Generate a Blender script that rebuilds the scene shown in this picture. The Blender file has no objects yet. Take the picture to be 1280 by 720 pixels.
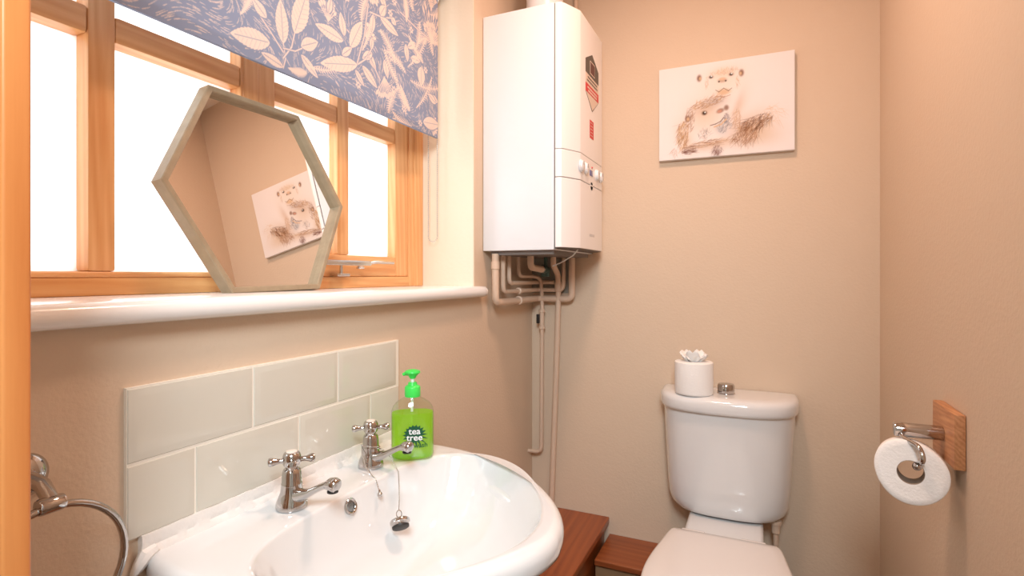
import bpy, bmesh, math, random
import numpy as np
from mathutils import Vector, Matrix
random.seed(7)
rng = np.random.default_rng(11)
PI = math.pi
scn = bpy.context.scene
COL = scn.collection

# ------------------------------------------------------------------ camera
cam_d = bpy.data.cameras.new('camera'); cam = bpy.data.objects.new('camera', cam_d); COL.objects.link(cam)
cam.location = (0.776, 0.0, 1.17)
cam.rotation_euler = (math.radians(90), 0, math.radians(24.5))
cam_d.sensor_width = 36; cam_d.lens = 680/1280*36
cam_d.shift_y = -16/1280
cam_d.clip_start = 0.02
scn.camera = cam

# ------------------------------------------------------------------ world (bright overcast daylight outside the window)
w = bpy.data.worlds.new('overcast'); scn.world = w; w.use_nodes = True
bg = w.node_tree.nodes['Background']; bg.inputs[0].default_value = (0.93, 0.97, 1.0, 1); bg.inputs[1].default_value = 3.2

# ------------------------------------------------------------------ ceiling lamp and added fill light
def area(name, loc, rot, size, power, color, shape='DISK', size_y=None):
    l = bpy.data.lights.new(name, 'AREA'); l.shape = shape; l.size = size
    if size_y: l.size_y = size_y
    l.energy = power; l.color = color
    o = bpy.data.objects.new(name, l); COL.objects.link(o); o.location = loc; o.rotation_euler = rot
    return o
area('ceiling_lamp_light', (0.56, 1.10, 2.325), (0, 0, 0), 0.22, 10.5, (1.0, 0.66, 0.50))
area('hall_fill_light', (0.95, -0.50, 2.05), (math.radians(52), 0, math.radians(14)), 0.55, 33.0, (0.82, 0.94, 1.0))  # fill light added behind the camera to brighten the room, out of view

scn.view_settings.view_transform = 'Standard'
scn.view_settings.look = 'None'
scn.view_settings.gamma = 1
scn.view_settings.use_curve_mapping = False
scn.view_settings.exposure = 0.06

# ------------------------------------------------------------------ materials
def srgb(r, g, b):
    f = lambda c: (c/255/12.92) if c/255 <= 0.04045 else ((c/255+0.055)/1.055)**2.4
    return (f(r), f(g), f(b), 1)

def mat(name, col, rough=0.5, metal=0.0, spec=0.5, coat=0.0, bump=0.0, bscale=60, trans=0.0, ior=1.45, var=0.0, vscale=4.0, sss=0.0):
    m = bpy.data.materials.new(name); m.use_nodes = True
    nt = m.node_tree; p = nt.nodes['Principled BSDF']
    p.inputs['Base Color'].default_value = col
    p.inputs['Roughness'].default_value = rough
    p.inputs['Metallic'].default_value = metal
    p.inputs['Specular IOR Level'].default_value = spec
    p.inputs['Coat Weight'].default_value = coat
    p.inputs['Coat Roughness'].default_value = 0.05
    p.inputs['Transmission Weight'].default_value = trans
    p.inputs['IOR'].default_value = ior
    tc = nt.nodes.new('ShaderNodeTexCoord')
    if var > 0:
        n = nt.nodes.new('ShaderNodeTexNoise'); n.inputs['Scale'].default_value = vscale; n.inputs['Detail'].default_value = 4
        nt.links.new(tc.outputs['Object'], n.inputs['Vector'])
        mx = nt.nodes.new('ShaderNodeMix'); mx.data_type = 'RGBA'
        mx.inputs[6].default_value = tuple(c*(1-var) for c in col[:3])+(1,)
        mx.inputs[7].default_value = tuple(min(1, c*(1+var)) for c in col[:3])+(1,)
        nt.links.new(n.outputs['Fac'], mx.inputs[0]); nt.links.new(mx.outputs[2], p.inputs['Base Color'])
    if bump > 0:
        n2 = nt.nodes.new('ShaderNodeTexNoise'); n2.inputs['Scale'].default_value = bscale; n2.inputs['Detail'].default_value = 3
        nt.links.new(tc.outputs['Object'], n2.inputs['Vector'])
        b = nt.nodes.new('ShaderNodeBump'); b.inputs['Strength'].default_value = bump; b.inputs['Distance'].default_value = 0.004
        nt.links.new(n2.outputs['Fac'], b.inputs['Height']); nt.links.new(b.outputs['Normal'], p.inputs['Normal'])
    return m

def wood(name, light, dark, axis='Z', freq=55, rough=0.38, knots=False, stretch=0.05):
    """grain lines running along one axis"""
    m = bpy.data.materials.new(name); m.use_nodes = True
    nt = m.node_tree; p = nt.nodes['Principled BSDF']; p.inputs['Roughness'].default_value = rough
    tc = nt.nodes.new('ShaderNodeTexCoord'); mp = nt.nodes.new('ShaderNodeMapping')
    s = [1, 1, 1]; s['XYZ'.index(axis)] = stretch; mp.inputs['Scale'].default_value = s
    nt.links.new(tc.outputs['Object'], mp.inputs['Vector'])
    n = nt.nodes.new('ShaderNodeTexNoise'); n.inputs['Scale'].default_value = freq; n.inputs['Detail'].default_value = 5
    n.inputs['Roughness'].default_value = 0.65
    nt.links.new(mp.outputs[0], n.inputs['Vector'])
    n2 = nt.nodes.new('ShaderNodeTexNoise'); n2.inputs['Scale'].default_value = 7; n2.inputs['Detail'].default_value = 2
    nt.links.new(mp.outputs[0], n2.inputs['Vector'])
    wv = nt.nodes.new('ShaderNodeTexWave'); wv.wave_type = 'BANDS'; wv.bands_direction = 'DIAGONAL'
    wv.inputs['Scale'].default_value = freq*0.55; wv.inputs['Distortion'].default_value = 6.0; wv.inputs['Detail'].default_value = 2
    nt.links.new(mp.outputs[0], wv.inputs['Vector'])
    a = nt.nodes.new('ShaderNodeMath'); a.operation = 'MULTIPLY'; a.inputs[1].default_value = 0.22
    nt.links.new(wv.outputs['Fac'], a.inputs[0])
    b = nt.nodes.new('ShaderNodeMath'); b.operation = 'MULTIPLY_ADD'; b.inputs[1].default_value = 0.78
    nt.links.new(n.outputs['Fac'], b.inputs[0]); nt.links.new(a.outputs[0], b.inputs[2])
    r = nt.nodes.new('ShaderNodeValToRGB'); r.color_ramp.elements[0].position = 0.25; r.color_ramp.elements[1].position = 0.75
    r.color_ramp.elements[0].color = dark; r.color_ramp.elements[1].color = light
    nt.links.new(b.outputs[0], r.inputs['Fac'])
    last = r.outputs['Color']
    if knots:
        v = nt.nodes.new('ShaderNodeTexVoronoi'); v.inputs['Scale'].default_value = 5.0; v.inputs['Randomness'].default_value = 1
        mp2 = nt.nodes.new('ShaderNodeMapping'); s2 = [1, 1, 1]; s2['XYZ'.index(axis)] = 0.6; mp2.inputs['Scale'].default_value = s2
        nt.links.new(tc.outputs['Object'], mp2.inputs['Vector']); nt.links.new(mp2.outputs[0], v.inputs['Vector'])
        rr = nt.nodes.new('ShaderNodeValToRGB'); rr.color_ramp.elements[0].position = 0.02; rr.color_ramp.elements[1].position = 0.06
        rr.color_ramp.elements[0].color = (1, 1, 1, 1); rr.color_ramp.elements[1].color = (0, 0, 0, 1)
        nt.links.new(v.outputs['Distance'], rr.inputs['Fac'])
        mx = nt.nodes.new('ShaderNodeMix'); mx.data_type = 'RGBA'; mx.inputs[7].default_value = srgb(120, 66, 34)
        nt.links.new(rr.outputs['Color'], mx.inputs[0]); nt.links.new(last, mx.inputs[6]); last = mx.outputs[2]
    nt.links.new(last, p.inputs['Base Color'])
    return m

PAINT = srgb(216, 194, 171)
M = {}
M['wall'] = mat('peach_wall_paint', PAINT, 0.75, bump=0.18, bscale=140, var=0.03, vscale=2.5, spec=0.25)
M['reveal'] = mat('cream_reveal_paint', srgb(236, 224, 204), 0.7, bump=0.12, bscale=90, spec=0.25)
M['ceil'] = mat('white_ceiling_paint', srgb(240, 228, 214), 0.8)
M['floor'] = mat('brown_floor', srgb(120, 92, 70), 0.5, var=0.15)
M['hall'] = mat('hall_paint', srgb(226, 222, 216), 0.8)
M['pine_v'] = wood('pine_upright', srgb(240, 188, 132), srgb(220, 154, 96), 'Z', 60, 0.33)
M['pine_h'] = wood('pine_rail', srgb(240, 186, 128), srgb(218, 150, 92), 'Y', 60, 0.33)
M['pine_knot'] = wood('knotty_pine_rail', srgb(236, 182, 122), srgb(214, 148, 88), 'Y', 60, 0.33, knots=True)
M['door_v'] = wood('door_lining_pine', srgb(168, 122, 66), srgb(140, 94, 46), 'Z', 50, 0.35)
M['door_edge'] = wood('door_stop_pine', srgb(222, 146, 84), srgb(200, 120, 62), 'Z', 45, 0.35)
M['mahog_y'] = wood('red_brown_ledge', srgb(166, 88, 42), srgb(134, 64, 30), 'Y', 40, 0.3)
M['mahog_x'] = wood('red_brown_ledge_across', srgb(162, 90, 48), srgb(132, 66, 34), 'X', 40, 0.35)
M['oak_v'] = wood('oak_block', srgb(206, 150, 104), srgb(172, 114, 74), 'Y', 130, 0.5, stretch=0.12)
M['sill'] = mat('white_gloss_paint', srgb(240, 238, 236), 0.22, coat=0.3, bump=0.05, bscale=20)
M['ceramic'] = mat('white_ceramic', srgb(228, 228, 228), 0.07, coat=0.6, spec=0.55)
M['seat'] = mat('white_seat_plastic', srgb(232, 226, 222), 0.16, coat=0.3)
M['boiler'] = mat('white_enamel', srgb(232, 233, 236), 0.28)
M['boiler2'] = mat('white_cover_plastic', srgb(244, 240, 238), 0.25)
M['core'] = mat('dark_seam', srgb(120, 112, 108), 0.6)
M['knob'] = mat('pale_grey_knob', srgb(236, 236, 238), 0.3)
M['lcd'] = mat('blue_grey_display', srgb(96, 96, 150), 0.2)
M['chrome'] = mat('chrome', (0.54, 0.52, 0.51, 1), 0.07, metal=1.0)
M['steel'] = mat('brushed_steel', (0.62, 0.60, 0.58, 1), 0.22, metal=1.0)
M['dark'] = mat('dark_rubber', srgb(40, 36, 34), 0.5)
M['pipe'] = mat('painted_pipe', srgb(216, 190, 168), 0.4, bump=0.1, bscale=80)
M['patch'] = mat('bare_grey_plaster', srgb(160, 156, 146), 0.8, bump=0.3, bscale=60, var=0.08, vscale=20)
M['brass'] = mat('green_gas_valve', srgb(76, 104, 98), 0.35, metal=0.3)
M['tile'] = mat('grey_green_glaze', srgb(212, 208, 196), 0.09, coat=0.5, var=0.02, vscale=6)
M['grout'] = mat('white_grout', srgb(236, 230, 218), 0.8)
M['seal'] = mat('white_sealant', srgb(240, 236, 232), 0.4, bump=0.4, bscale=90)
M['paper'] = mat('white_tissue', srgb(244, 241, 238), 0.9, bump=0.25, bscale=220, spec=0.1)
M['paperside'] = mat('wound_tissue_edge', srgb(240, 236, 230), 0.95, bump=0.3, bscale=300, spec=0.1)
M['card'] = mat('grey_cardboard', srgb(168, 150, 134), 0.9)
M['mframe'] = mat('weathered_grey_wood', srgb(160, 142, 116), 0.5, var=0.22, vscale=45, bump=0.15, bscale=120)
M['mirror'] = mat('mirror_silver', (0.90, 0.90, 0.88, 1), 0.0, metal=1.0)
M['canvas'] = mat('canvas_edge', srgb(230, 224, 220), 0.85)
M['green'] = mat('green_pump_plastic', srgb(70, 226, 92), 0.3)
M['white'] = mat('white_plastic', srgb(240, 240, 240), 0.35)
M['leafprint'] = mat('dark_green_print', srgb(18, 84, 56), 0.4)
M['grey_dark'] = mat('dark_grey_print', srgb(92, 84, 76), 0.5)
M['red'] = mat('red_print', srgb(214, 48, 52), 0.45)
M['beige'] = mat('beige_print', srgb(226, 206, 190), 0.5)
M['bead'] = mat('clear_white_bead', srgb(186, 184, 180), 0.3)

def frosted():
    m = bpy.data.materials.new('frosted_glass'); m.use_nodes = True; nt = m.node_tree; nt.nodes.clear()
    out = nt.nodes.new('ShaderNodeOutputMaterial'); t = nt.nodes.new('ShaderNodeBsdfTranslucent'); t.inputs[0].default_value = (0.95, 0.96, 0.96, 1)
    g = nt.nodes.new('ShaderNodeBsdfGlossy'); g.inputs['Roughness'].default_value = 0.25; g.inputs[0].default_value = (0.9, 0.9, 0.9, 1)
    mx = nt.nodes.new('ShaderNodeMixShader'); mx.inputs[0].default_value = 0.06
    nt.links.new(t.outputs[0], mx.inputs[1]); nt.links.new(g.outputs[0], mx.inputs[2]); nt.links.new(mx.outputs[0], out.inputs[0])
    return m
M['frost'] = frosted()

def clear_shell(name, tint=(1, 1, 1, 1)):
    m = bpy.data.materials.new(name); m.use_nodes = True; nt = m.node_tree; nt.nodes.clear()
    out = nt.nodes.new('ShaderNodeOutputMaterial'); t = nt.nodes.new('ShaderNodeBsdfTransparent'); t.inputs[0].default_value = tint
    g = nt.nodes.new('ShaderNodeBsdfGlossy'); g.inputs['Roughness'].default_value = 0.05
    fr = nt.nodes.new('ShaderNodeMapRange'); fr.inputs[1].default_value = .35; fr.inputs[3].default_value = .04; fr.inputs[4].default_value = .38; lw = nt.nodes.new('ShaderNodeLayerWeight'); nt.links.new(lw.outputs['Facing'], fr.inputs[0])
    mx = nt.nodes.new('ShaderNodeMixShader')
    nt.links.new(fr.outputs[0], mx.inputs[0]); nt.links.new(t.outputs[0], mx.inputs[1]); nt.links.new(g.outputs[0], mx.inputs[2]); nt.links.new(mx.outputs[0], out.inputs[0])
    return m
M['shell'] = clear_shell('clear_bottle_plastic', (0.93, 0.95, 0.90, 1))

def liquid():
    m = bpy.data.materials.new('green_handwash_liquid'); m.use_nodes = True; nt = m.node_tree; nt.nodes.clear()
    out = nt.nodes.new('ShaderNodeOutputMaterial')
    t = nt.nodes.new('ShaderNodeBsdfTransparent'); t.inputs[0].default_value = (0.80, 0.98, 0.34, 1)
    d = nt.nodes.new('ShaderNodeBsdfTranslucent'); d.inputs[0].default_value = (0.58, 0.98, 0.10, 1)
    d2 = nt.nodes.new('ShaderNodeBsdfDiffuse'); d2.inputs[0].default_value = (0.50, 0.96, 0.07, 1)
    g = nt.nodes.new('ShaderNodeBsdfGlossy'); g.inputs['Roughness'].default_value = 0.06
    m1 = nt.nodes.new('ShaderNodeMixShader'); m1.inputs[0].default_value = 0.5
    m2 = nt.nodes.new('ShaderNodeMixShader'); m2.inputs[0].default_value = 0.48
    m3 = nt.nodes.new('ShaderNodeMixShader'); fr = nt.nodes.new('ShaderNodeMapRange'); fr.inputs[1].default_value = .4; fr.inputs[3].default_value = .03; fr.inputs[4].default_value = .22; lw = nt.nodes.new('ShaderNodeLayerWeight'); nt.links.new(lw.outputs['Facing'], fr.inputs[0])
    nt.links.new(d.outputs[0], m1.inputs[1]); nt.links.new(d2.outputs[0], m1.inputs[2])
    nt.links.new(t.outputs[0], m2.inputs[1]); nt.links.new(m1.outputs[0], m2.inputs[2])
    nt.links.new(fr.outputs[0], m3.inputs[0]); nt.links.new(m2.outputs[0], m3.inputs[1]); nt.links.new(g.outputs[0], m3.inputs[2])
    nt.links.new(m3.outputs[0], out.inputs[0])
    return m
M['liquid'] = liquid()

def print_mat(name, rough, transl=0.0):
    m = bpy.data.materials.new(name); m.use_nodes = True; nt = m.node_tree; p = nt.nodes['Principled BSDF']
    p.inputs['Roughness'].default_value = rough; p.inputs['Specular IOR Level'].default_value = 0.2
    a = nt.nodes.new('ShaderNodeAttribute'); a.attribute_name = 'print'
    nt.links.new(a.outputs['Color'], p.inputs['Base Color'])
    if transl:
        out = nt.nodes['Material Output']; t = nt.nodes.new('ShaderNodeBsdfTranslucent'); mx = nt.nodes.new('ShaderNodeMixShader'); mx.inputs[0].default_value = transl
        nt.links.new(a.outputs['Color'], t.inputs[0]); nt.links.new(p.outputs[0], mx.inputs[1]); nt.links.new(t.outputs[0], mx.inputs[2]); nt.links.new(mx.outputs[0], out.inputs[0])
    return m

# ------------------------------------------------------------------ mesh helpers (world coordinates in, local out)
class MB:
    def __init__(s): s.v = []; s.f = []; s.m = []
    def add(s, vs, fs, mi=0):
        o = len(s.v); s.v += [tuple(v) for v in vs]; s.f += [tuple(i+o for i in f) for f in fs]; s.m += [mi]*len(fs); return s
    def box(s, x0, x1, y0, y1, z0, z1, mi=0, bev=0.0, seg=2, rot=None, piv=None):
        bm = bmesh.new(); bmesh.ops.create_cube(bm, size=1)
        for v in bm.verts: v.co = Vector(((x0+x1)/2+v.co.x*(x1-x0), (y0+y1)/2+v.co.y*(y1-y0), (z0+z1)/2+v.co.z*(z1-z0)))
        if bev > 0: bmesh.ops.bevel(bm, geom=list(bm.edges), offset=bev, segments=seg, profile=0.6, affect='EDGES')
        if rot is not None:
            P = Vector(piv)
            for v in bm.verts: v.co = P+rot@(v.co-P)
        bm.verts.index_update(); s.add([v.co[:] for v in bm.verts], [[v.index for v in f.verts] for f in bm.faces], mi); bm.free(); return s
    def loft(s, rings, mi=0, cap0=True, cap1=True, closed=True):
        n = len(rings[0]); vs = [p for r in rings for p in r]; fs = []
        for i in range(len(rings)-1):
            for j in range(n if closed else n-1):
                k = (j+1) % n; fs.append((i*n+j, i*n+k, (i+1)*n+k, (i+1)*n+j))
        if cap0: fs.append(tuple(range(n))[::-1])
        if cap1: fs.append(tuple(range((len(rings)-1)*n, len(rings)*n)))
        return s.add(vs, fs, mi)
    def lathe(s, prof, c=(0, 0, 0), n=28, mi=0, axis=(0, 0, 1), sx=1.0, sy=1.0, rz=0.0, cap0=True, cap1=True):
        """prof: list of (radius, height along axis)"""
        q = Vector((0, 0, 1)).rotation_difference(Vector(axis)); C = Vector(c)
        rings = []
        for r, h in prof:
            rg = []
            for k in range(n):
                t = 2*PI*k/n; x, y = sx*r*math.cos(t), sy*r*math.sin(t)
                x, y = x*math.cos(rz)-y*math.sin(rz), x*math.sin(rz)+y*math.cos(rz)
                rg.append(tuple(C+q@Vector((x, y, h))))
            rings.append(rg)
        return s.loft(rings, mi, cap0, cap1)
    def tube(s, pts, r, n=12, mi=0, closed=False):
        P = [Vector(p) for p in pts]; N = len(P); R = r if isinstance(r, (list, tuple)) else [r]*N
        tg = []
        for i in range(N):
            if closed: a, b = P[i-1], P[(i+1) % N]
            else: a, b = P[max(0, i-1)], P[min(N-1, i+1)]
            tg.append((b-a).normalized())
        up = Vector((0, 0, 1)) if abs(tg[0].z) < 0.9 else Vector((1, 0, 0))
        u = tg[0].cross(up).normalized(); rings = []
        for i in range(N):
            if i: 
                q = tg[i-1].rotation_difference(tg[i]); u = q@u
            u = (u-tg[i]*u.dot(tg[i])).normalized(); w_ = tg[i].cross(u)
            rings.append([tuple(P[i]+R[i]*(math.cos(2*PI*k/n)*u+math.sin(2*PI*k/n)*w_)) for k in range(n)])
        if closed: rings.append(rings[0]); return s.loft(rings, mi, False, False)
        return s.loft(rings, mi)
    def sphere(s, c, r, n=14, mi=0, sc=(1, 1, 1)):
        rings = []
        for i in range(n+1):
            t = -PI/2+PI*i/n; rr = max(1e-5, r*math.cos(t)) 
            rings.append([(c[0]+sc[0]*rr*math.cos(2*PI*k/n), c[1]+sc[1]*rr*math.sin(2*PI*k/n), c[2]+sc[2]*r*math.sin(t)) for k in range(n)])
        return s.loft(rings, mi)
    def prism(s, poly, z0, z1, mi=0):
        return s.loft([[(x, y, z0) for x, y in poly], [(x, y, z1) for x, y in poly]], mi)

def fillet(pts, rad, n=6):
    P = [Vector(p) for p in pts]; out = [P[0]]
    for i in range(1, len(P)-1):
        a = (P[i-1]-P[i]); b = (P[i+1]-P[i]); d = min(rad, a.length*0.49, b.length*0.49)
        A = P[i]+a.normalized()*d; B = P[i]+b.normalized()*d
        for k in range(n+1):
            t = k/n; out.append(A*(1-t)**2+P[i]*2*t*(1-t)+B*t*t)
    out.append(P[-1]); return out

ROOT = {}
def setp(o, label=None, cat=None, group=None, kind=None):
    if label: o['label'] = label
    if cat: o['category'] = cat
    if group: o['group'] = group
    if kind: o['kind'] = kind
    return o
def thing(name, loc, label=None, cat=None, group=None, kind=None):
    o = bpy.data.objects.new(name, None); COL.objects.link(o); o.location = loc; o.empty_display_size = 0.05
    ROOT[o] = Vector(loc); return setp(o, label, cat, group, kind)
def build(name, mb, mats, parent=None, smooth=40, label=None, cat=None, group=None, kind=None, bevel=0):
    if not isinstance(mats, (list, tuple)): mats = [mats]
    V = [Vector(v) for v in mb.v]
    if parent is not None: org = ROOT[parent]
    else:
        org = Vector(((min(v.x for v in V)+max(v.x for v in V))/2, (min(v.y for v in V)+max(v.y for v in V))/2, min(v.z for v in V)))
    me = bpy.data.meshes.new(name); me.from_pydata([tuple(v-org) for v in V], [], mb.f)
    for m in mats: me.materials.append(m)
    me.polygons.foreach_set('material_index', mb.m)
    bm = bmesh.new(); bm.from_mesh(me); bmesh.ops.remove_doubles(bm, verts=bm.verts, dist=1e-6); bmesh.ops.recalc_face_normals(bm, faces=bm.faces); bm.to_mesh(me); bm.free()
    if smooth:
        me.polygons.foreach_set('use_smooth', [True]*len(me.polygons)); me.set_sharp_from_angle(angle=math.radians(smooth))
    o = bpy.data.objects.new(name, me); COL.objects.link(o)
    if parent is not None: o.parent = parent; ROOT[o] = org
    else: o.location = org; ROOT[o] = org
    if bevel:
        b = o.modifiers.new('bevel', 'BEVEL'); b.width = bevel; b.segments = 2; b.limit_method = 'ANGLE'
    return setp(o, label, cat, group, kind)
def struct(name, mb, mats, **k): return build(name, mb, mats, kind='structure', **k)

def text_mesh(txt, size):
    cu = bpy.data.curves.new('txt', 'FONT'); cu.body = txt; cu.size = size; cu.offset = size*.018; cu.align_x = 'CENTER'; cu.resolution_u = 3
    o = bpy.data.objects.new('txt', cu); COL.objects.link(o)
    bpy.context.view_layer.update()
    me = bpy.data.meshes.new_from_object(o.evaluated_get(bpy.context.evaluated_depsgraph_get()))
    vs = [v.co.copy() for v in me.vertices]; fs = [tuple(p.vertices) for p in me.polygons]
    bpy.data.objects.remove(o); bpy.data.curves.remove(cu); bpy.data.meshes.remove(me)
    return vs, fs

# ------------------------------------------------------------------ ROOM
YB, XR, ZC = 1.885, 1.094, 2.36
WY0, WY1, WZ0, WZ1 = 0.20, 1.432, 1.105, 2.06        # window opening
m = MB().box(-0.30, 0, -0.0, 2.05, -0.05, WZ0).box(-0.30, 0, -0.0, 2.05, WZ1, ZC+0.05).box(-0.30, 0, -0.0, WY0, WZ0, WZ1).box(-0.30, 0, WY1, 2.05, WZ0, WZ1)
struct('wall_left', m, M['wall'], smooth=0)
struct('wall_back', MB().box(-0.0, XR+0.15, YB, YB+0.12, -0.05, ZC+0.05), M['wall'], smooth=0)
struct('wall_right', MB().box(XR, XR+0.12, 0.25, YB, -0.05, ZC+0.05), M['wall'], smooth=0)
struct('wall_near', MB().box(0.0, 0.175, 0.11, 0.225, 0, ZC).box(1.02, XR, 0.11, 0.225, 0, ZC).box(0.175, 1.02, 0.11, 0.225, 2.08, ZC), M['wall'], smooth=0)
struct('floor', MB().box(-0.6, 1.9, -1.35, 2.05, -0.06, 0), M['floor'], smooth=0)
struct('ceiling', MB().box(-0.0, XR, 0.11, YB, ZC, ZC+0.04), M['ceil'], smooth=0)
# hall behind the doorway the photograph is taken through
struct('wall_hall', MB().box(-0.55, 1.85, -1.30, -1.22, 0, 2.45).box(-0.63, -0.55, -1.30, 0.11, 0, 2.45).box(1.85, 1.93, -1.30, 0.11, 0, 2.45)
       .box(-0.55, -0.0, 0.03, 0.11, 0, 2.45).box(XR, 1.85, 0.03, 0.11, 0, 2.45), M['hall'], smooth=0)
struct('ceiling_hall', MB().box(-0.63, 1.93, -1.30, 0.11, 2.35, 2.40), M['ceil'], smooth=0)
# cream painted window reveal
struct('trim_1', MB().box(-0.196, -0.002, WY1-0.003, WY1, WZ0+0.03, WZ1).box(-0.196, -0.002, WY0, WY0+0.003, WZ0+0.03, WZ1).box(-0.196, -0.002, WY0, WY1, WZ1-0.003, WZ1), M['reveal'], smooth=0)

# doorway lining the photograph looks past
dr = thing('door_1', (0.2, 0.17, 0), kind='structure')
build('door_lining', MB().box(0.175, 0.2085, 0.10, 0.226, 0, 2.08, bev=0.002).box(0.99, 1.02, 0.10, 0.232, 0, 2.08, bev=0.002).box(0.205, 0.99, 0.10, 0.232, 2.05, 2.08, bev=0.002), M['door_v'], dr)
st = MB()
R = Matrix.Rotation(math.radians(0.0), 3, 'Y')
st.box(0.2085, 0.2255, 0.226, 0.246, 0, 2.10, bev=0.003, seg=3)
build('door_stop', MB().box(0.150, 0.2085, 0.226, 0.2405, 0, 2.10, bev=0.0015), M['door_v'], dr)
st.box(0.213, 0.218, 0.2455, 0.2475, 0, 2.10, bev=0.0006)
st.box(0.985, 1.045, 0.232, 0.246, 0, 2.10, bev=0.003).box(0.2, 0.99, 0.232, 0.246, 2.04, 2.10, bev=0.003)
build('door_architrave', st, M['door_edge'], dr)

# ------------------------------------------------------------------ WINDOW
win = thing('window_1', (-0.2, 0.8, WZ0+0.032), kind='structure')
XF = -0.185                                            # front plane of the joinery
SZ = 1.137                                             # top of the sill
fr = MB()
fr.box(-0.265, XF, WY0+.003, 0.262, SZ, 2.055, bev=.003)                 # left upright
fr.box(-0.265, XF, 1.362, WY1-.003, SZ, 2.055, bev=.003)                 # right upright
fr.box(-0.265, XF+.006, 1.385, WY1-.003, SZ, 2.055, bev=.004)
build('window_frame', fr, M['pine_v'], win)
build('window_frame', MB().box(-0.265, XF, 0.262, 1.362, SZ, 1.166, bev=.003).box(-0.265, XF, 0.262, 1.362, 2.0, 2.055, bev=.003), M['pine_knot'], win)
def casement(y0, y1, yb, bw, zb, stile_l, stile_r, front):
    """one glazed light: stiles, rails, one upright bar and one cross bar with moulded edges; panes"""
    v = MB(); h = MB()
    v.box(-0.245, front, y0, y0+stile_l, 1.166, 2.0, bev=.004, seg=3); v.box(-0.245, front, y1-stile_r, y1, 1.166, 2.0, bev=.004, seg=3)
    v.box(-0.238, front-.001, yb, yb+bw, zb, 1.97, bev=.005, seg=2)
    h.box(-0.245, front, y0+stile_l, y1-stile_r, 1.166, zb, bev=.004, seg=3); h.box(-0.245, front, y0+stile_l, y1-stile_r, 1.97, 2.0, bev=.004)
    h.box(-0.238, front-.002, y0+stile_l, yb, 1.551, 1.595, bev=.0055, seg=2); h.box(-0.238, front-.002, yb+bw, y1-stile_r, 1.551, 1.595, bev=.0055, seg=2)
    build('glazing_upright', v, M['pine_v'], win); build('glazing_rail', h, M['pine_h'], win)
    for a, b in ((y0+stile_l, yb), (yb+bw, y1-stile_r)):
        for c, d in ((zb, 1.551), (1.595, 1.97)):
            build('window_pane', MB().box(-0.222, -0.217, a-.003, b+.003, c-.003, d+.003), M['frost'], win, smooth=0)
casement(0.262, 0.783, 0.502, 0.041, 1.176, 0.012, 0.004, XF)
build('window_mullion', MB().box(-0.265, XF+.001, 0.783, 0.822, 1.166, 2.0, bev=.004, seg=3), M['pine_v'], win)
casement(0.822, 1.362, 1.062, 0.043, 1.222, 0.046, 0.062, XF-.004)
# white painted sill board with rounded nose
yy0, yy1 = 0.228, 1.462
sl = MB()
prof = [(-0.20, 1.137), (0.018, 1.137), (0.026, 1.135), (0.032, 1.129), (0.034, 1.121), (0.032, 1.112), (0.026, 1.107), (0.018, 1.105), (-0.20, 1.105)]
def ring(y, ins=0): return [(x-ins if x > 0 else x, y, 1.121+(z-1.121)*(1-ins*25)) for x, z in prof]
sl.loft([ring(yy0), ring(1.4325)])
sl2 = [[(max(x, 0.0005)-ins if x > 0 else 0.0005, y, 1.121+(z-1.121)*(1-ins*30)) for x, z in prof] for y, ins in ((1.4325, 0), (1.455, 0), (1.4605, .002), (1.463, .006), (1.464, .012))]
sl.loft(sl2)
build('window_sill', sl, M['sill'], win)
# casement stay on the bottom rail
sy = MB()
sy.tube(fillet([(-.166, .90, 1.203), (-.166, 1.155, 1.200), (-.166, 1.180, 1.2045), (-.168, 1.262, 1.204)], .01), .0042, 8)
sy.box(-.172, -.161, .90, 1.158, 1.1945, 1.2075, bev=.002)
stay = build('window_stay', sy, M['steel'], win)
build('stay_peg', MB().box(-.186, -.160, 1.03, 1.075, 1.167, 1.174, bev=.002).lathe([(.004, 0), (.004, .022)], (-.167, 1.05, 1.172), 10).lathe([(.010, 0), (.011, .003), (.008, .007)], (-.168, 1.122, 1.1865), 14), M['steel'], win)

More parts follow.
